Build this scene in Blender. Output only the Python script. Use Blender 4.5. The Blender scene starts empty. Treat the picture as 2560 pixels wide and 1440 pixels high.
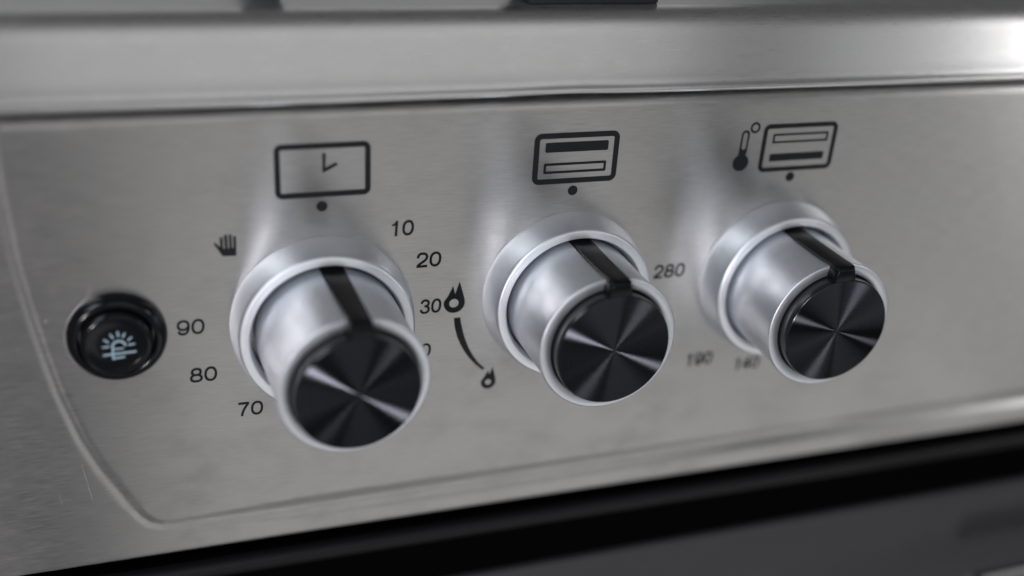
import bpy, bmesh, math, random
from mathutils import Matrix, Vector
random.seed(7)
MM = 0.001
S = bpy.context.scene
COL = S.collection

# ------------------------------------------------------------------ camera
cam = bpy.data.cameras.new('camera')
cam_ob = bpy.data.objects.new('camera', cam)
COL.objects.link(cam_ob)
RIGHT = Vector((0.9482, -0.3115, 0.0612)); DOWN = Vector((-0.0870, -0.4396, -0.8940)); FWD = Vector((0.3053, 0.8424, -0.4440))
FWD.normalize(); RIGHT = (RIGHT - FWD * RIGHT.dot(FWD)).normalized(); UP = RIGHT.cross(FWD)
cam_ob.matrix_world = Matrix(((RIGHT.x, UP.x, -FWD.x, -57.69 * MM), (RIGHT.y, UP.y, -FWD.y, -331.83 * MM),
                              (RIGHT.z, UP.z, -FWD.z, 160.97 * MM), (0, 0, 0, 1)))
cam.sensor_width = 36.0
cam.lens = 2686.8 / 2560 * 36
cam.clip_start = 0.01; cam.clip_end = 100
cam.dof.use_dof = True
cam.dof.focus_distance = 0.379
cam.dof.aperture_fstop = 2.2
cam.dof.aperture_blades = 9
S.camera = cam_ob

# ------------------------------------------------------------------ world and lamps
W = bpy.data.worlds.new('World'); S.world = W; W.use_nodes = True
bg = W.node_tree.nodes['Background']
bg.inputs['Color'].default_value = (0.97, 0.98, 1.0, 1)
bg.inputs['Strength'].default_value = 0.09

def area(name, az, el, dist, w, h, radiance, col, target=(0.05, 0, 0)):
    """Rectangular lamp facing the cooker; az degrees to the right of straight ahead, el above the panel."""
    l = bpy.data.lights.new(name, 'AREA'); l.shape = 'RECTANGLE'; l.size = w; l.size_y = h
    l.energy = radiance * math.pi * w * h; l.color = col
    o = bpy.data.objects.new(name, l); COL.objects.link(o)
    a, e = math.radians(az), math.radians(el)
    d = Vector((math.sin(a) * math.cos(e), -math.cos(a) * math.cos(e), math.sin(e)))
    o.location = Vector(target) + d * dist
    o.rotation_euler = d.to_track_quat('Z', 'Y').to_euler()
    return o
area('front_wall_lamp', 10, 23, 2.6, 1.9, 2.0, 0.68, (1.0, 0.99, 0.985))
area('left_lamp', -29, -2, 2.2, 0.24, 0.24, 135.0, (1.0, 0.94, 0.965))
area('upper_left_lamp', -50, 38, 2.0, 0.8, 0.7, 8.0, (0.90, 0.95, 1.0))
area('right_window_lamp', 47, 8, 2.4, 0.9, 1.2, 0.49, (0.97, 0.98, 1.0))
area('right_lamp', 53, 11, 2.4, 0.30, 0.80, 7.5, (1.0, 0.98, 0.97))
area('floor_bounce_lamp', 26, -39, 2.0, 1.95, 0.9, 0.90, (1.0, 0.99, 0.98))
area('rear_fill_lamp', 180, 32, 2.0, 2.4, 0.9, 0.46, (1.0, 1.0, 1.0))  # added fill behind the cooker, stands in for an unseen pale wall

S.view_settings.view_transform = 'Standard'
S.view_settings.look = 'None'
S.view_settings.exposure = 0.0
S.view_settings.gamma = 1.0
S.view_settings.use_curve_mapping = False
S.render.engine = 'CYCLES'
S.cycles.use_denoising = True
S.cycles.max_bounces = 8
S.cycles.sample_clamp_indirect = 6

# ------------------------------------------------------------------ materials
def new_mat(name):
    m = bpy.data.materials.new(name); m.use_nodes = True
    nt = m.node_tree; return m, nt, nt.nodes['Principled BSDF']
def nd(nt, t, **kw):
    n = nt.nodes.new(t)
    for k, v in kw.items(): setattr(n, k, v)
    return n
def mathn(nt, op, a, b=None, clamp=False):
    n = nd(nt, 'ShaderNodeMath', operation=op, use_clamp=clamp)
    for i, v in enumerate((a, b)):
        if v is None: continue
        if hasattr(v, 'links') or hasattr(v, 'is_linked'): nt.links.new(v, n.inputs[i])
        else: n.inputs[i].default_value = v
    return n.outputs[0]
def noise(nt, vec, scale=(1, 1, 1), detail=3, rough=0.5, w=None, loc=(0, 0, 0)):
    mp = nd(nt, 'ShaderNodeMapping'); mp.inputs['Scale'].default_value = scale; mp.inputs['Location'].default_value = loc
    nt.links.new(vec, mp.inputs['Vector'])
    n = nd(nt, 'ShaderNodeTexNoise'); n.inputs['Scale'].default_value = 1.0
    n.inputs['Detail'].default_value = detail; n.inputs['Roughness'].default_value = rough
    nt.links.new(mp.outputs[0], n.inputs['Vector'])
    return n.outputs['Fac']
def ramp(nt, fac, lo, hi, a=0.0, b=1.0):
    r = nd(nt, 'ShaderNodeMapRange'); r.inputs['From Min'].default_value = lo; r.inputs['From Max'].default_value = hi
    r.inputs['To Min'].default_value = a; r.inputs['To Max'].default_value = b
    nt.links.new(fac, r.inputs['Value']); return r.outputs[0]
def mixcol(nt, fac, a, b):
    n = nd(nt, 'ShaderNodeMix', data_type='RGBA')
    nt.links.new(fac, n.inputs['Factor'])
    n.inputs['A'].default_value = (*a, 1); n.inputs['B'].default_value = (*b, 1)
    return n.outputs['Result']

def brushed_steel(name, rough=0.325, aniso=0.93, col=(0.53, 0.524, 0.519), streak=0.14, smudge=1.0):
    m, nt, b = new_mat(name)
    tc = nd(nt, 'ShaderNodeTexCoord').outputs['Object']
    fine = noise(nt, tc, (150, 0, 3600), 2, 0.6)
    mid = noise(nt, tc, (80, 0, 1900), 2, 0.6)
    big = noise(nt, tc, (28, 28, 40), 4, 0.55)
    big2 = noise(nt, tc, (90, 90, 130), 3, 0.6, loc=(3, 1, 7))
    lines = mathn(nt, 'ADD', mathn(nt, 'MULTIPLY', fine, 0.6), mathn(nt, 'MULTIPLY', mid, 0.4))
    dirt = mathn(nt, 'MULTIPLY', ramp(nt, big, 0.42, 0.68), ramp(nt, big2, 0.35, 0.7))
    c = mixcol(nt, mathn(nt, 'MULTIPLY', dirt, 0.55 * smudge), col, (col[0] * 0.80, col[1] * 0.785, col[2] * 0.765))
    hs = nd(nt, 'ShaderNodeHueSaturation'); nt.links.new(c, hs.inputs['Color'])
    nt.links.new(ramp(nt, lines, 0.3, 0.7, 1 - streak, 1 + streak), hs.inputs['Value'])
    nt.links.new(hs.outputs[0], b.inputs['Base Color'])
    b.inputs['Metallic'].default_value = 1.0
    r = mathn(nt, 'ADD', ramp(nt, lines, 0.3, 0.7, rough - 0.05, rough + 0.05), mathn(nt, 'MULTIPLY', dirt, 0.07 * smudge))
    nt.links.new(r, b.inputs['Roughness'])
    b.inputs['Anisotropic'].default_value = aniso
    b.inputs['Anisotropic Rotation'].default_value = 0.25
    t = nd(nt, 'ShaderNodeCombineXYZ'); t.inputs[0].default_value = 1.0
    nt.links.new(t.outputs[0], b.inputs['Tangent'])
    bp = nd(nt, 'ShaderNodeBump'); bp.inputs['Strength'].default_value = 0.03; bp.inputs['Distance'].default_value = 0.0002
    nt.links.new(lines, bp.inputs['Height']); nt.links.new(bp.outputs[0], b.inputs['Normal'])
    return m

def plain(name, col, rough, metal=0.0, spec=0.5, vary=0.04, scale=400, bump=0.0, specks=0.0):
    m, nt, b = new_mat(name)
    tc = nd(nt, 'ShaderNodeTexCoord').outputs['Object']
    n1 = noise(nt, tc, (scale,) * 3, 3)
    n2 = noise(nt, tc, (scale * 0.12,) * 3, 3)
    hs = nd(nt, 'ShaderNodeHueSaturation'); hs.inputs['Color'].default_value = (*col, 1)
    nt.links.new(ramp(nt, n1, 0.3, 0.7, 1 - vary, 1 + vary), hs.inputs['Value'])
    csock = hs.outputs[0]
    if specks:      # scattered dust and small nicks
        sp = nd(nt, 'ShaderNodeMix', data_type='RGBA')
        dust = mathn(nt, 'MULTIPLY', ramp(nt, noise(nt, tc, (900,) * 3, 1), 0.71, 0.76), ramp(nt, noise(nt, tc, (120,) * 3, 2, loc=(5, 2, 9)), 0.45, 0.6))
        nt.links.new(mathn(nt, 'MULTIPLY', dust, specks), sp.inputs['Factor']); nt.links.new(csock, sp.inputs['A']); sp.inputs['B'].default_value = (0.12, 0.11, 0.10, 1)
        csock = sp.outputs['Result']
    nt.links.new(csock, b.inputs['Base Color'])
    nt.links.new(ramp(nt, n2, 0.3, 0.7, rough * 0.9, rough * 1.12), b.inputs['Roughness'])
    b.inputs['Metallic'].default_value = metal
    b.inputs['Specular IOR Level'].default_value = spec
    if bump:
        bp = nd(nt, 'ShaderNodeBump'); bp.inputs['Strength'].default_value = bump; bp.inputs['Distance'].default_value = 0.0001
        fn = noise(nt, tc, (6000,) * 3, 1)
        nt.links.new(fn, bp.inputs['Height']); nt.links.new(bp.outputs[0], b.inputs['Normal'])
    return m

def spun_black(name):
    """Turned black metal disc: fine concentric grooves, so highlights fan out from the centre."""
    m, nt, b = new_mat(name)
    tc = nd(nt, 'ShaderNodeTexCoord').outputs['Object']
    sep = nd(nt, 'ShaderNodeSeparateXYZ'); nt.links.new(tc, sep.inputs[0])
    cx = nd(nt, 'ShaderNodeCombineXYZ'); nt.links.new(sep.outputs[0], cx.inputs[0]); nt.links.new(sep.outputs[2], cx.inputs[2])
    nm = nd(nt, 'ShaderNodeVectorMath', operation='NORMALIZE'); nt.links.new(cx.outputs[0], nm.inputs[0])
    vt = nd(nt, 'ShaderNodeVectorTransform', vector_type='VECTOR', convert_from='OBJECT', convert_to='WORLD')
    nt.links.new(nm.outputs[0], vt.inputs[0])
    ln = nd(nt, 'ShaderNodeVectorMath', operation='LENGTH'); nt.links.new(cx.outputs[0], ln.inputs[0])
    rr = nd(nt, 'ShaderNodeCombineXYZ'); nt.links.new(ln.outputs['Value'], rr.inputs[0])
    rings = noise(nt, rr.outputs[0], (4200, 1, 1), 2)
    hs = nd(nt, 'ShaderNodeHueSaturation'); hs.inputs['Color'].default_value = (0.044, 0.046, 0.055, 1)
    nt.links.new(ramp(nt, rings, 0.3, 0.7, 0.75, 1.3), hs.inputs['Value'])
    # the turned grooves have two flanks, one leaning outwards and one leaning inwards
    geo = nd(nt, 'ShaderNodeNewGeometry')
    lobes = []
    for sl in (0.43, -0.43):
        sc = nd(nt, 'ShaderNodeVectorMath', operation='SCALE'); sc.inputs['Scale'].default_value = sl; nt.links.new(vt.outputs[0], sc.inputs[0])
        ad = nd(nt, 'ShaderNodeVectorMath', operation='ADD'); nt.links.new(geo.outputs['Normal'], ad.inputs[0]); nt.links.new(sc.outputs[0], ad.inputs[1])
        no = nd(nt, 'ShaderNodeVectorMath', operation='NORMALIZE'); nt.links.new(ad.outputs[0], no.inputs[0])
        g = nd(nt, 'ShaderNodeBsdfAnisotropic', distribution='BECKMANN')
        nt.links.new(hs.outputs[0], g.inputs['Color']); nt.links.new(vt.outputs[0], g.inputs['Tangent']); nt.links.new(no.outputs[0], g.inputs['Normal'])
        nt.links.new(ramp(nt, rings, 0.3, 0.7, 0.25, 0.28), g.inputs['Roughness'])
        g.inputs['Anisotropy'].default_value = -0.60
        lobes.append(g)
    mx = nd(nt, 'ShaderNodeMixShader'); mx.inputs[0].default_value = 0.5
    nt.links.new(lobes[0].outputs[0], mx.inputs[1]); nt.links.new(lobes[1].outputs[0], mx.inputs[2])
    out = [n for n in nt.nodes if n.type == 'OUTPUT_MATERIAL'][0]
    nt.links.new(mx.outputs[0], out.inputs['Surface']); nt.nodes.remove(b)
    return m

M_PANEL = brushed_steel('brushed_steel_panel')
M_RIM = brushed_steel('brushed_steel_rim', rough=0.30, aniso=0.85, col=(0.65, 0.65, 0.65), streak=0.03, smudge=0.3)
M_HOB = brushed_steel('brushed_steel_hob', rough=0.36, aniso=0.5, col=(0.59, 0.59, 0.59), streak=0.03, smudge=0.4)
M_SILVER = plain('satin_silver_paint', (0.63, 0.665, 0.712), 0.42, 0.88, bump=0.10, vary=0.02, scale=900, specks=0.35)
M_SILVER_RING = plain('polished_silver_ring', (0.82, 0.845, 0.88), 0.45, 0.85, bump=0.05, vary=0.02, scale=900, specks=0.3)
M_POINTER = plain('satin_black_plastic', (0.004, 0.0045, 0.0055), 0.24, spec=0.14, bump=0.05)
M_GLOSS = plain('gloss_black_plastic', (0.005, 0.0055, 0.007), 0.14, spec=0.22)
M_CLEAR_EDGE = plain('gloss_black_cap_edge', (0.012, 0.013, 0.015), 0.14)
M_SPUN = spun_black('spun_black_metal')
M_PRINT = plain('black_screen_print', (0.007, 0.008, 0.010), 0.5, vary=0.1, spec=0.2)
M_BLUE = plain('pale_blue_print', (0.27, 0.375, 0.45), 0.5)
M_SHADOW = plain('gap_shade_black', (0.006, 0.006, 0.007), 0.6)
M_DOORTRIM = plain('black_door_enamel', (0.0018, 0.0018, 0.002), 0.55, spec=0.0)
M_GLASS = plain('charcoal_door_glass', (0.038, 0.038, 0.041), 0.6, spec=0.2)
M_STRIP = plain('satin_door_strip', (0.006, 0.006, 0.007), 0.38, spec=0.2)
M_IRON = plain('cast_iron_enamel', (0.010, 0.011, 0.014), 0.55, spec=0.3, scale=1500, vary=0.15, bump=0.3)
M_CHROME = plain('steel_handle', (0.68, 0.69, 0.69), 0.22, 1.0)
M_SCRATCH = plain('bare_scratch', (0.44, 0.43, 0.42), 0.5, 1.0)

# ------------------------------------------------------------------ builders
def link(name, me, mat, parent=None, smooth=True, loc=None):
    o = bpy.data.objects.new(name, me); COL.objects.link(o)
    me.materials.clear(); me.materials.append(mat)
    if smooth:
        for p in me.polygons: p.use_smooth = True
    if parent: o.parent = parent
    if loc is not None: o.location = loc
    return o
def mesh(name, verts, faces):
    me = bpy.data.meshes.new(name)
    me.from_pydata([tuple(c * MM for c in v) for v in verts], [], faces); me.update()
    return me
def sharpen(me, deg=35):
    bm = bmesh.new(); bm.from_mesh(me)
    bmesh.ops.recalc_face_normals(bm, faces=bm.faces[:])
    a = math.radians(deg)
    for e in bm.edges:
        e.smooth = not (len(e.link_faces) == 2 and e.calc_face_angle(0) > a)
    bm.to_mesh(me); bm.free()
def lathe(profile, n=128, close_start=False, close_end=False):
    """profile: (radius, height in front of the panel); axis along -y."""
    v, f = [], []
    for r, h in profile:
        for k in range(n):
            a = 2 * math.pi * k / n; v.append((r * math.cos(a), -h, r * math.sin(a)))
    for i in range(len(profile) - 1):
        for k in range(n):
            k2 = (k + 1) % n
            f.append((i * n + k, i * n + k2, (i + 1) * n + k2, (i + 1) * n + k))
    if close_start: f.append(tuple(range(n)))
    if close_end: f.append(tuple(range((len(profile) - 1) * n, len(profile) * n)))
    return v, f
def arc(cx, cy, r, a0, a1, n=8):
    return [(cx + r * math.cos(math.radians(a0 + (a1 - a0) * i / n)), cy + r * math.sin(math.radians(a0 + (a1 - a0) * i / n))) for i in range(n + 1)]
def extrude_x(profile, xs, warp=None):
    """profile: (y, z) points swept along x."""
    v, f = [], []; m = len(profile)
    for x in xs:
        for j, (y, z) in enumerate(profile):
            dy, dz = warp(x, j, y, z) if warp else (0, 0)
            v.append((x, y + dy, z + dz))
    for i in range(len(xs) - 1):
        for j in range(m - 1):
            f.append((i * m + j, i * m + j + 1, (i + 1) * m + j + 1, (i + 1) * m + j))
    return v, f
def box_bevel(x0, x1, y0, y1, z0, z1, bev=0.5, seg=3):
    bm = bmesh.new(); bmesh.ops.create_cube(bm, size=1)
    for vv in bm.verts:
        vv.co = Vector(((x0 + x1) / 2 + vv.co.x * (x1 - x0), (y0 + y1) / 2 + vv.co.y * (y1 - y0), (z0 + z1) / 2 + vv.co.z * (z1 - z0))) * MM
    if bev: bmesh.ops.bevel(bm, geom=bm.edges[:], offset=bev * MM, segments=seg, profile=0.5, affect='EDGES')
    me = bpy.data.meshes.new('box'); bm.to_mesh(me); bm.free(); return me

def curve_mesh(splines, thick=0.02):
    """2-D outlines (x, z) in mm -> filled print lying on the xz plane, facing -y."""
    cu = bpy.data.curves.new('c', 'CURVE'); cu.dimensions = '2D'; cu.fill_mode = 'BOTH'; cu.extrude = thick * MM
    for pts in splines:
        sp = cu.splines.new('POLY'); sp.points.add(len(pts) - 1); sp.use_cyclic_u = True
        for p, (x, z) in zip(sp.points, pts): p.co = (x * MM, z * MM, 0, 1)
    return curve_to_mesh(cu)
def curve_to_mesh(cu):
    tmp = bpy.data.objects.new('tmp', cu); COL.objects.link(tmp)
    bpy.context.view_layer.update()
    dg = bpy.context.evaluated_depsgraph_get()
    me = bpy.data.meshes.new_from_object(tmp.evaluated_get(dg))
    bpy.data.objects.remove(tmp)
    for v in me.vertices: v.co = Vector((v.co.x, -v.co.z, v.co.y))
    return me
def rrect(x0, x1, z0, z1, r, n=8):
    out = []
    for cx, cz, a in ((x1 - r, z1 - r, 0), (x0 + r, z1 - r, 90), (x0 + r, z0 + r, 180), (x1 - r, z0 + r, 270)):
        out += arc(cx, cz, r, a, a + 90, n)
    return out
def frame(x0, x1, z0, z1, r, t): return [rrect(x0, x1, z0, z1, r), rrect(x0 + t, x1 - t, z0 + t, z1 - t, max(r - t, 0.25))]
def circle(x, z, r, n=32): return [(x + r * math.cos(2 * math.pi * k / n), z + r * math.sin(2 * math.pi * k / n)) for k in range(n)]
def ellipse(x, z, rx, rz, n=32): return [(x + rx * math.cos(2 * math.pi * k / n), z + rz * math.sin(2 * math.pi * k / n)) for k in range(n)]
def stroke(a, b, w, cap=4):
    a, b = Vector(a), Vector(b); d = (b - a).normalized(); ang = math.degrees(math.atan2(d.y, d.x))
    return arc(b.x, b.y, w / 2, ang - 90, ang + 90, cap) + arc(a.x, a.y, w / 2, ang + 90, ang + 270, cap)

# ------------------------------------------------------------------ the cooker
cooker = bpy.data.objects.new('gas_cooker', None); COL.objects.link(cooker)
cooker['label'] = 'brushed stainless steel gas cooker front with three silver knobs and a black push button'
cooker['category'] = 'cooker'

# ---- control panel: sheet with a pressed channel that rounds the lower left corner
OUT = [(-101.6, 70), (-101.3, 36), (-100.4, 13), (-98.5, -4), (-95.9, -22), (-92.9, -39), (-88.3, -57), (-83.6, -69.5), (-79.2, -78.5),
       (-75.2, -87), (-72.3, -92.2), (-69.5, -95.4), (-66, -97.0), (-60, -97.3), (0, -96.9), (67, -96.6), (200, -95.6), (480, -94.6)]
def seg_dist(px, pz):
    best = 1e9; side = 1
    for (ax, az), (bx, bz) in zip(OUT, OUT[1:]):
        dx, dz = bx - ax, bz - az; L2 = dx * dx + dz * dz
        t = max(0, min(1, ((px - ax) * dx + (pz - az) * dz) / L2))
        qx, qz = ax + t * dx - px, az + t * dz - pz; d = math.hypot(qx, qz)
        if d < best: best = d; side = 1 if dx * (pz - az) - dz * (px - ax) > 0 else -1
    return best * side            # positive inside the field
def field(px, pz, depth=1.6, w=3.4):
    """pressed edge: steep on the inside, easing back out over the border"""
    d = seg_dist(px, pz)
    k = max(0, min(1, (px + 78) / 78)); k = k * k * (3 - 2 * k)
    depth *= (0.115 - 0.05 * max(0, min(1, (pz + 75) / 90))) * (1 - k) + k
    w *= 0.36 + 0.64 * k; back = 2.4 + 2.4 * k
    if d > w: return 0.0
    if d > -w:
        t = (w - d) / (2 * w); return depth * t * t * (3 - 2 * t)
    t = max(0, 1 - (-w - d) / back)
    return depth * t * t * (3 - 2 * t)
xs = [-150 + 4 * i for i in range(11)] + [-107 + 0.65 * i for i in range(75)] + [-58 + 6 * i for i in range(9)] + [0 + 12 * i for i in range(41)]
zs = [-110.5 + 1.5 * i for i in range(6)] + [-102.5 + 0.55 * i for i in range(24)] + [-89 + 2.2 * i for i in range(65)]
zs = [z for z in zs if z < 53.0]
prof = []
# folded lower edge, face, rolled-back top edge: (y, z, is_face)
prof += [(9, -112.0, 0), (2.0, -112.0, 0), (0.9, -111.85, 0), (0.2, -111.3, 0)]
prof += [(0, z, 1) for z in zs]
prof += [(0.04, 53.6, 0), (0.25, 54.3, 0), (0.65, 55.0, 0), (1.2, 55.55, 0), (1.9, 55.95, 0), (2.8, 56.2, 0), (4.0, 56.3, 0), (9, 56.3, 0)]
v, f = [], []; m = len(prof)
for x in xs:
    for y, z, isf in prof:
        wav = 0.05 * math.sin(x * 0.031 + 1.0) * math.sin(z * 0.045 + 0.6)
        v.append((x, y + field(x, z) * (1 if z > -111.9 else 0) + wav, z))
for i in range(len(xs) - 1):
    for j in range(m - 1):
        f.append((i * m + j, (i + 1) * m + j, (i + 1) * m + j + 1, i * m + j + 1))
panel = link('control_panel', mesh('control_panel', v, f), M_PANEL, cooker)
panel['label'] = 'brushed steel control panel with black printed symbols'
FY = 0.0
PRINT_Y = (FY - 0.09) * MM

# ---- chassis box behind the joints, near-black colour painting the shade inside the gaps
chassis = link('chassis', box_bevel(-160, 490, 10.5, 60, -700, 80, 0), M_SHADOW, cooker, smooth=False)

# ---- hob rim and hob top
rim = [(10, 58.4), (1.5, 58.3), (-1.0, 58.3), (-1.9, 58.5), (-2.45, 59.0), (-2.6, 59.7), (-2.35, 60.4), (-1.9, 61.0), (-1.45, 61.7), (-1.15, 62.6), (-0.95, 64.0), (-0.6, 66)]
rim += [(-0.6 + 2.9 * t, 66 + 12.0 * t) for t in (0.15, 0.3, 0.45, 0.6, 0.75, 0.9, 1.0)]
rim += [(2.75, 79.6), (3.4, 81.2), (4.25, 82.7), (5.4, 84.0), (6.8, 85.0), (8.4, 85.6), (10.0, 85.9), (11.5, 86.0)]
def rim_warp(x, j, y, z):
    k = math.exp(-((x - 78) / 16) ** 2)
    s = 0.35 * math.exp(-((x - 60) / 60) ** 2)
    low = max(0, 1 - (z - 58.3) / 6)
    return (-0.25 * k * low, (0.55 * k + s) * low)
xr = [-150 + 5 * i for i in range(127)]
v, f = extrude_x(rim, xr, rim_warp)
me = mesh('hob_rim', v, f); sharpen(me, 60)
hob_rim = link('hob_rim', me, M_RIM, cooker)
hob_rim['label'] = 'rolled steel front rim of the hob above the panel'
hob = [(11.4, 85.97), (60, 85.97), (420, 85.97)]
v, f = extrude_x(hob, [-150, 0, 150, 300, 480])
me = mesh('hob_top', v, f); sharpen(me, 40)
link('hob_top', me, M_HOB, cooker)

# ---- oven door
dt = [(10, -119.4), (3.2, -119.4), (3.0, -127.2), (3.0, -149)]
ds = [(2.9, -119.3), (1.2, -119.4), (0, -119.7), (-1.0, -120.5), (-1.5, -121.7), (-1.6, -123.0), (-1.4, -124.6), (-0.7, -125.8), (0.6, -126.5), (2.9, -126.6)]
door = bpy.data.objects.new('oven_door', None); COL.objects.link(door); door.parent = cooker
v, f = extrude_x(dt, [-150, 0, 150, 300, 490]); me = mesh('door_frame', v, f); sharpen(me, 50)
link('door_frame', me, M_DOORTRIM, door)
v, f = extrude_x(ds, [-150, 0, 150, 300, 490]); me = mesh('door_strip', v, f); sharpen(me, 50)
link('door_strip', me, M_STRIP, door)
link('door_glass', box_bevel(-150, 490, 0.2, 6, -520, -149.2, 0.9), M_GLASS, door)
# handle: round bar on a post, only its end enters the picture
n = 32
def tube(path, r, nseg=24):
    v, f = [], []
    for i, p in enumerate(path):
        p = Vector(p); a = Vector(path[max(i - 1, 0)]); b = Vector(path[min(i + 1, len(path) - 1)])
        t = (b - a).normalized(); u = t.cross(Vector((0, 0, 1)));  u = u.normalized() if u.length > 1e-3 else Vector((1, 0, 0)); w = t.cross(u)
        rr = r[i] if isinstance(r, (list, tuple)) else r
        for k in range(nseg):
            q = p + (u * math.cos(2 * math.pi * k / nseg) + w * math.sin(2 * math.pi * k / nseg)) * rr; v.append(tuple(q))
    for i in range(len(path) - 1):
        for k in range(nseg):
            k2 = (k + 1) % nseg; f.append((i * nseg + k, i * nseg + k2, (i + 1) * nseg + k2, (i + 1) * nseg + k))
    f.append(tuple(range(nseg))); f.append(tuple(range((len(path) - 1) * nseg, len(path) * nseg)))
    return v, f
HZ = -171
path = [(285, -42, HZ), (286, -42, HZ), (330, -42, HZ), (480, -42, HZ)]
v, f = tube(path, 8.0); handle = link('handle', mesh('handle', v, f), M_CHROME, door)
for x in (440,):
    v, f = tube([(x, 0.5, HZ), (x, -38, HZ)], 6.0); link('handle_post', mesh('handle_post', v, f), M_CHROME, handle)
handle['label'] = 'round steel handle bar of the oven door'

# ---- knobs
def build_knob(x, z, tilt, dh, turn, label):
    root = bpy.data.objects.new('control_knob', None); COL.objects.link(root); root.parent = cooker
    root.location = (x * MM, 0, z * MM); root['label'] = label
    if 'bezel' not in KN:
        pr = [(31.4, -1.2), (31.95, 0.25), (31.9, 1.2), (31.75, 2.4), (31.5, 4.0), (31.15, 6.0), (30.75, 8.0), (30.35, 9.9), (30.1, 10.9), (29.9, 11.5), (29.6, 11.85), (29.3, 12.0)]
        v, f = lathe(pr, 160); me = mesh('bezel', v, f); sharpen(me, 50); KN['bezel'] = me
        pr = [(29.32, 11.99), (29.0, 12.06), (26.9, 12.06), (26.65, 11.96), (26.5, 11.75), (25.65, 9.6), (25.6, 7), (25.6, 2)]
        v, f = lathe(pr, 160); me = mesh('bezel_ring', v, f); sharpen(me, 28); KN['ring'] = me
        pr = [(24.75, 3), (24.75, 8), (24.62, 14), (24.45, 22), (24.45, 30), (24.55, 35), (24.72, 39), (24.95, 41.6), (24.97, 42.2), (24.88, 42.55), (24.68, 42.78), (24.4, 42.86), (21.3, 42.8), (20.95, 42.4), (20.9, 41)]
        v, f = lathe(pr, 160); me = mesh('knob_body', v, f); sharpen(me, 50); KN['body'] = me
        pr = [(20.55, 40.8), (20.5, 44.5), (20.42, 46.9), (20.25, 47.35), (19.95, 47.55)]
        v, f = lathe(pr, 128); me = mesh('cap_edge', v, f); sharpen(me, 60); KN['edge'] = me
        v, f = lathe([(19.97, 47.54), (18, 47.56), (14, 47.57), (9, 47.58), (4, 47.58), (0.4, 47.58)], 128, close_end=True)
        me = mesh('cap', v, f); KN['cap'] = me
        # pointer: raised bar along the top of the barrel with a sloping nose that overlaps the front ring
        R = 24.6; hw = 4.3
        def sec(h, top, bot, w0, w1): return [(-w0, -h, bot), (-w1, -h, top), (w1, -h, top), (w0, -h, bot)]
        secs = [sec(4, 24.9, 23.6, hw, hw - .3), sec(12, 25.0, 23.6, hw, hw - .35), sec(28, 25.1, 23.6, hw, hw - .5), sec(40.2, 25.5, 22, hw + .1, hw - .7),
                sec(44.0, 25.75, 20.4, hw + .25, hw - .8), sec(46.9, 25.7, 20.3, hw + .25, hw - .8), sec(47.9, 24.4, 20.3, hw - .1, hw - 1.2)]
        bm = bmesh.new(); rows = []
        for s in secs: rows.append([bm.verts.new(Vector(p) * MM) for p in s])
        for a, b in zip(rows, rows[1:]):
            for k in range(4): bm.faces.new((a[k], a[(k + 1) % 4], b[(k + 1) % 4], b[k]))
        bm.faces.new(rows[0]); bm.faces.new(rows[-1][::-1])
        bmesh.ops.recalc_face_normals(bm, faces=bm.faces[:])
        ed = [e for e in bm.edges if e.calc_face_angle(0) > math.radians(25)]
        bmesh.ops.bevel(bm, geom=ed, offset=0.28 * MM, segments=2, profile=0.5, affect='EDGES')
        me = bpy.data.meshes.new('pointer'); bm.to_mesh(me); bm.free(); sharpen(me, 28); KN['pointer'] = me
    link('bezel', KN['bezel'], M_SILVER, root)
    link('bezel_ring', KN['ring'], M_SILVER_RING, root)
    rotm = Matrix.Rotation(tilt[1], 4, 'Z') @ Matrix.Rotation(tilt[0], 4, 'X') @ Matrix.Rotation(math.radians(turn), 4, 'Y')
    for nm, key, mat in (('knob_body', 'body', M_SILVER), ('cap_edge', 'edge', M_CLEAR_EDGE), ('cap', 'cap', M_SPUN), ('pointer', 'pointer', M_POINTER)):
        o = link(nm, KN[key], mat, root)
        o.matrix_local = rotm @ Matrix.Translation((0, -dh * MM, 0))
    return root
KN = {}
build_knob(-6.45, -19.8, (0.024, 0.064), 1.4, 2.0, 'leftmost silver knob, below the clock symbol')
build_knob(83.25, -17.1, (-0.013, 0.008), -0.6, 0.5, 'middle silver knob, below the symbol with the thick upper bar')
build_knob(172.1, -19.0, (-0.004, -0.015), -0.3, -3.0, 'rightmost silver knob, below the thermometer symbol')

# ---- push button
btn = bpy.data.objects.new('light_button', None); COL.objects.link(btn); btn.parent = cooker
btn.location = (-74.4 * MM, 0, -18.1 * MM); btn['label'] = 'glossy black push button with a pale blue lamp symbol'
pr = [(15.7, -1), (16.0, 0.3), (15.9, 1.3), (15.5, 2.5), (14.8, 3.6), (13.9, 4.35), (13.0, 4.6), (12.3, 4.45), (11.9, 4.0), (11.75, 3.2), (11.7, 1)]
v, f = lathe(pr, 128); link('button_collar', mesh('button_collar', v, f), M_GLOSS, btn)
pr = [(11.35, 1), (11.35, 4.6), (11.2, 5.6), (10.8, 6.3), (10.2, 6.7), (9.5, 6.8), (8.9, 6.65), (8.5, 6.5), (6, 6.42), (3, 6.40), (0.4, 6.39)]
v, f = lathe(pr, 128, close_end=True); link('button_cap', mesh('button_cap', v, f), M_GLOSS, btn)
def bt(p): return (p[0] + 74.4, p[1] + 18.1)
rays = [((-78.63, -18.54), (-76.9, -18.49)), ((-78.06, -15.93), (-76.95, -16.9)), ((-76.01, -14.19), (-75.4, -15.5)), ((-73.78, -13.38), (-73.68, -15.0)),
        ((-71.74, -14.15), (-72.3, -15.42)), ((-69.77, -15.82), (-70.8, -16.7)), ((-69.1, -18.32), (-70.7, -18.39))]
SYM = btn
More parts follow.
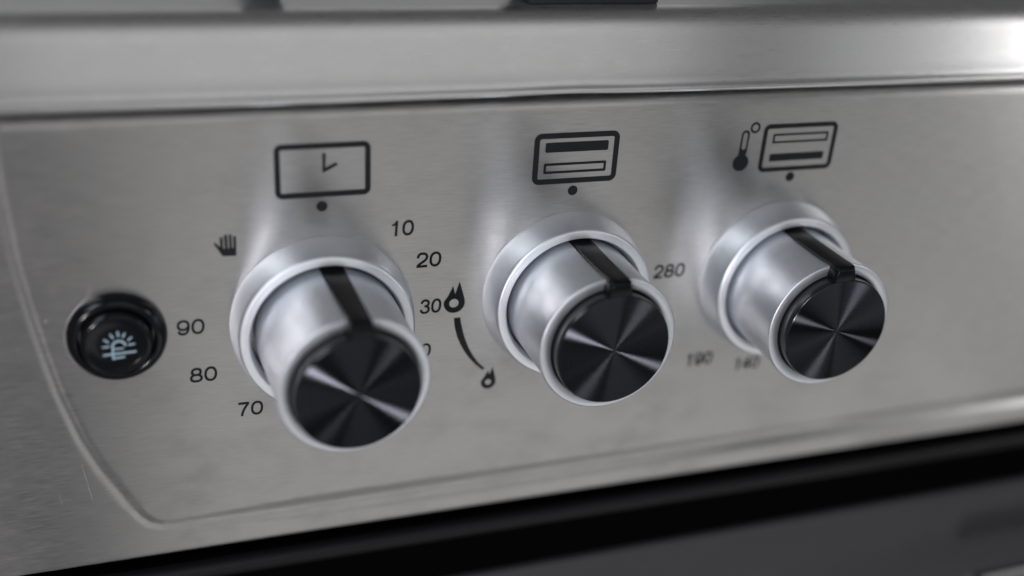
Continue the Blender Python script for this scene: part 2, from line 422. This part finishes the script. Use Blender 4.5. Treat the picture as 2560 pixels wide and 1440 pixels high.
def print_on(name, splines, parent, y, mat=M_PRINT, label=None):
    o = link(name, curve_mesh(splines), mat, parent, smooth=False, loc=(0, y, 0))
    if label: o['label'] = label
    return o
outer = arc(-73.8 + 74.4, -18.7 + 18.1, 2.35, 175, 0, 16); inner = arc(-73.8 + 74.4, -18.7 + 18.1, 1.6, 0, 175, 16)
sym = [stroke(bt(a), bt(b), 0.62) for a, b in rays] + [outer + inner]
sym2 = [stroke(bt((-75.75, -18.6)), bt((-75.95, -23.2)), 0.6), ]
def multi(spl):
    """several overlapping strokes joined as one mesh (each filled on its own)"""
    bm = bmesh.new()
    for k, s in enumerate(spl):
        me = curve_mesh([s], 0.02 + 0.0015 * k); bm.from_mesh(me); bpy.data.meshes.remove(me)
    me = bpy.data.meshes.new('print'); bm.to_mesh(me); bm.free(); return me
strokes = sym + sym2 + [stroke(bt((-78.7, -21.5)), bt((-68.9, -21.15)), 0.7), stroke(bt((-75.7, -19.6)), bt((-72.6, -19.55)), 0.55),
                        stroke(bt((-75.7, -22.95)), bt((-72.6, -22.75)), 0.65)]
o = link('lamp_symbol', multi(strokes), M_BLUE, btn, smooth=False, loc=(0, -6.53 * MM, 0)); o['label'] = 'pale blue printed half sun lamp symbol'

# ---- printed symbols on the panel
def pprint(name, splines, label): return print_on(name, splines, panel, PRINT_Y, M_PRINT, label)
o = link('timer_symbol', multi([]) if False else curve_mesh(frame(-21.4, 10.05, 26.4, 45.1, 2.4, 1.9)), M_PRINT, panel, False, (0, PRINT_Y, 0)); o['label'] = 'printed clock face in a rectangle'
def two(a, b):
    bm = bmesh.new()
    for me in (a, b): bm.from_mesh(me)
    me = bpy.data.meshes.new('print'); bm.to_mesh(me); bm.free(); return me
hands = [(-5.95, 41.6), (-4.75, 41.6), (-4.95, 36.6), (-1.35, 38.35), (-0.85, 37.35), (-5.9, 34.75)]
pprint('clock_hands', [hands], 'printed clock hands')
pprint('grill_symbol', frame(67.2, 99.2, 25.95, 44.8, 2.7, 2.0), 'printed oven outline of the grill symbol')
pprint('grill_symbol_bar', [rrect(71.4, 95.1, 37.75, 41.35, 0.6)], 'thick upper bar of the grill symbol')
pprint('grill_symbol_slot', frame(71.25, 94.9, 29.9, 33.8, 0.5, 0.92), 'hollow lower bar of the grill symbol')
pprint('oven_symbol', frame(157.4, 189.4, 25.6, 44.4, 2.6, 1.75), 'printed oven outline beside the thermometer')
pprint('oven_symbol_slot', frame(161.8, 185.7, 36.85, 40.55, 0.5, 0.8), 'hollow upper bar of the oven symbol')
pprint('oven_symbol_bar', [rrect(161.7, 185.1, 29.75, 32.7, 0.5)], 'thick lower bar of the oven symbol')
th = arc(150.0, 40.9, 1.65, 0, 180, 12) + [(148.2, 33.8)] + arc(149.6, 29.9, 3.3, 118, 422, 28) + [(151.45, 33.8)]
pprint('thermometer_symbol', [th, rrect(149.05, 150.85, 35.0, 41.6, 0.88)], 'printed thermometer symbol')
pprint('degree_symbol', [ellipse(153.6, 43.35, 2.05, 2.15), ellipse(153.6, 43.35, 1.25, 1.3)], 'printed degree ring beside the thermometer')
for x in (-6.3, 83.0, 172.2): pprint('printed_dot', [circle(x, 23.1, 1.85)], None)
# flame level scale
fl = [(42.48, -9.3), (44.6, -16.4)] + arc(40.8, -17.9, 3.95, 15, -195, 24) + [(38.3, -15.0), (40.2, -10.9), (40.97, -14.3)]
pprint('flame_symbol', [fl, circle(40.65, -17.95, 1.75)], 'large printed flame symbol')
c = [(40.85, -24.04), (41.4, -28.3), (42.4, -32), (43.8, -35.5), (45.4, -38.6), (47.4, -41.6), (50, -44.8), (52.98, -47.6),
     (53.74, -46.95), (51.0, -44.0), (48.8, -40.6), (47.1, -37.3), (45.8, -34), (44.7, -30.6), (43.8, -27), (43.27, -24.02)]
pprint('flame_scale', [c], 'printed tapering curve between the flame symbols')
fl2 = [(56.95, -46.7), (58.35, -52.0)] + arc(55.5, -53.2, 2.95, 15, -195, 20) + [(53.6, -51.0), (55.25, -48.1), (55.85, -50.0)]
pprint('flame_symbol', [fl2, circle(55.45, -53.2, 1.2)], 'small printed flame symbol')
# hand
hd = [(-41.75, 12.3), (-41.25, 12.75), (-39.75, 11.0), (-39.75, 14.3), (-38.75, 14.6), (-38.75, 10.4), (-38.3, 10.4), (-38.35, 15.2), (-37.3, 15.3), (-37.25, 10.4),
      (-36.85, 10.4), (-36.85, 15.35), (-35.95, 15.3), (-35.9, 10.4), (-35.5, 10.4), (-35.45, 14.6), (-34.5, 14.5), (-34.7, 7.5), (-39.1, 7.6)]
pprint('hand_symbol', [hd], 'printed open hand symbol')
def smooth_path(pts, n=6):
    out = []
    for i in range(len(pts) - 1):
        p0 = pts[max(i - 1, 0)]; p1 = pts[i]; p2 = pts[i + 1]; p3 = pts[min(i + 2, len(pts) - 1)]
        for k in range(n):
            t = k / n
            out.append(tuple(0.5 * (2 * p1[c] + (p2[c] - p0[c]) * t + (2 * p0[c] - 5 * p1[c] + 4 * p2[c] - p3[c]) * t * t + (3 * p1[c] - p0[c] - 3 * p2[c] + p3[c]) * t ** 3) for c in (0, 1)))
    return out + [tuple(pts[-1])]
def ribbon(pts, w):
    l, r = [], []
    for i, p in enumerate(pts):
        a, b = Vector(pts[max(i - 1, 0)]), Vector(pts[min(i + 1, len(pts) - 1)]); p = Vector(p)
        t = (b - a).normalized(); nn = Vector((-t.y, t.x)) * w / 2
        l.append(tuple(p + nn)); r.append(tuple(p - nn))
    return [l + r[::-1]]
def sup(cx, cz, rx, rz, e=2.25, n=40):
    out = []
    for k in range(n):
        c, q = math.cos(2 * math.pi * k / n), math.sin(2 * math.pi * k / n)
        out.append((cx + rx * math.copysign(abs(c) ** (2 / e), c), cz + rz * math.copysign(abs(q) ** (2 / e), q)))
    return out
def ringo(cx, cz, rx, rz, t): return [sup(cx, cz, rx + t / 2, rz + t / 2), sup(cx, cz, rx - t / 2, rz - t / 2)]
def digit(d, x0, z0, w, h, t):
    """Grotesque numeral drawn as strokes: list of shapes, each a list of outlines."""
    W2, H2 = w - t, h - t; X = x0 + t / 2; Z = z0 + t / 2
    P = lambda pts, n=6: smooth_path([(X + a * W2, Z + b * H2) for a, b in pts], n)
    C = lambda cx, cz, rx, rz: ringo(X + cx * W2, Z + cz * H2, rx * W2, rz * H2, t)
    L = lambda a, b: [[(X + p[0] * W2, Z + p[1] * H2) for p in (a, b)]]
    if d == '0': return [C(.5, .5, .5, .5)]
    if d == '1': return [ribbon(L((.62, -.08), (.62, 1.08))[0], t * 1.02), ribbon(P([(.12, .76), (.36, .80), (.54, .91), (.63, 1.07)]), t * .8)]
    if d == '2': return [ribbon(P([(.02, .66), (.06, .84), (.24, .98), (.5, 1.0), (.8, .95), (.97, .76), (.90, .56), (.68, .40), (.38, .25), (.14, .11), (.04, .0)]), t), ribbon(L((-.06, 0), (1.06, 0))[0], t)]
    if d == '3': return [ribbon(P([(.03, .76), (.14, .93), (.36, 1.0), (.6, 1.0), (.86, .90), (.92, .74), (.80, .58), (.58, .53), (.42, .53)]), t),
                         ribbon(P([(.42, .53), (.62, .53), (.88, .44), (1.0, .27), (.90, .09), (.66, .0), (.36, .0), (.10, .09), (.0, .27)]), t)]
    if d == '4': return [ribbon(L((.74, -.08), (.74, 1.08))[0], t), ribbon(L((-.08, .26), (1.12, .26))[0], t), ribbon(L((.0, .27), (.74, 1.02))[0], t)]
    if d == '7': return [ribbon(L((-.04, 1.0), (1.06, 1.0))[0], t), ribbon(P([(1.0, 1.0), (.74, .72), (.52, .40), (.40, .12), (.37, -.08)]), t)]
    if d == '8': return [C(.5, .755, .41, .245), C(.5, .26, .5, .26)]
    if d == '9': return [C(.5, .67, .48, .33), ribbon(P([(.98, .72), (1.0, .52), (.94, .26), (.78, .06), (.50, .0), (.22, .05), (.06, .24)]), t)]
def number(txt, cx, cz, w, h=5.75, skew=0.0, t=0.86):
    n = len(txt); gap = 0.10 * w / n; dw = (w - gap * (n - 1)) / n
    bm = bmesh.new(); k = 0
    for i, d in enumerate(txt):
        for spl in digit(d, cx - w / 2 + i * (dw + gap), cz - h / 2, dw, h, t):
            me = curve_mesh([[(x + (z - cz) * skew, z) for x, z in o] for o in spl], 0.02 + 0.002 * (k % 3)); k += 1
            bm.from_mesh(me); bpy.data.meshes.remove(me)
    me = bpy.data.meshes.new('print'); bm.to_mesh(me); bm.free()
    o = link('printed_number', me, M_PRINT, panel, False, (0, PRINT_Y, 0)); o['label'] = 'printed number ' + txt
    return o
for t, x, z, w in (('10', 20.9, 13.1, 8.6), ('20', 30.85, 0.35, 9.0), ('30', 32.0, -18.25, 7.9), ('40', 28.1, -36.3, 9.0), 
                   ('70', -33.0, -52.5, 9.0), ('80', -48.0, -36.5, 9.1), ('90', -51.0, -17.6, 9.1),
                   ('280', 126.2, -12.7, 13.0), ('190', 145.2, -54.1, 12.3), ('140', 168.0, -58.9, 12.0)):
    number(t, x, z, w, skew=0.06)
# fine scratches left of the border line
for a, b, w in (((-90.5, -67.3), (-88.7, -82.7), 0.14), ((-99, -78), (-98.6, -83), 0.1), ((-95.0, -10.2), (-95.4, -10.9), 0.35)):
    link('scratch', curve_mesh([stroke(a, b, w)], 0.005), M_SCRATCH, panel, False, (0, -0.03 * MM, 0))

# ---- pan support standing on the hob
ps = bpy.data.objects.new('pan_support', None); COL.objects.link(ps)
ps['label'] = 'black cast iron pan support standing on the hob behind the rim'; ps['category'] = 'pan support'
ps.location = (0, 0, 86.0 * MM)
def foot(x0, x1, y0, y1, h):
    v = [(x0 + 3, y0, 0), (x1 - .8, y0, 0), (x1 - .8, y1, 0), (x0 + 3, y1, 0), (x0 - 2, y0 + .4, h), (x1 + 1.6, y0 + .4, h), (x1 + 1.6, y1, h), (x0 - 2, y1, h)]
    me = mesh('foot', v, [(0, 3, 2, 1), (4, 5, 6, 7), (0, 1, 5, 4), (1, 2, 6, 5), (2, 3, 7, 6), (3, 0, 4, 7)])
    bm = bmesh.new(); bm.from_mesh(me); bmesh.ops.bevel(bm, geom=bm.edges[:], offset=0.5 * MM, segments=2, profile=0.5, affect='EDGES'); bm.to_mesh(me); bm.free()
    return link('foot', me, M_IRON, ps)
foot(64, 115, 13, 30, 14)
foot(-25, -14, 25, 30, 14)
link('support_bar', box_bevel(84, 96, 30.3, 150, 8, 20, 1.2), M_IRON, ps)
link('support_bar', box_bevel(-24, -15, 30.3, 150, 8, 20, 1.2), M_IRON, ps)
link('support_bar', box_bevel(-40, 180, 150.2, 160, 8, 20, 1.2), M_IRON, ps)
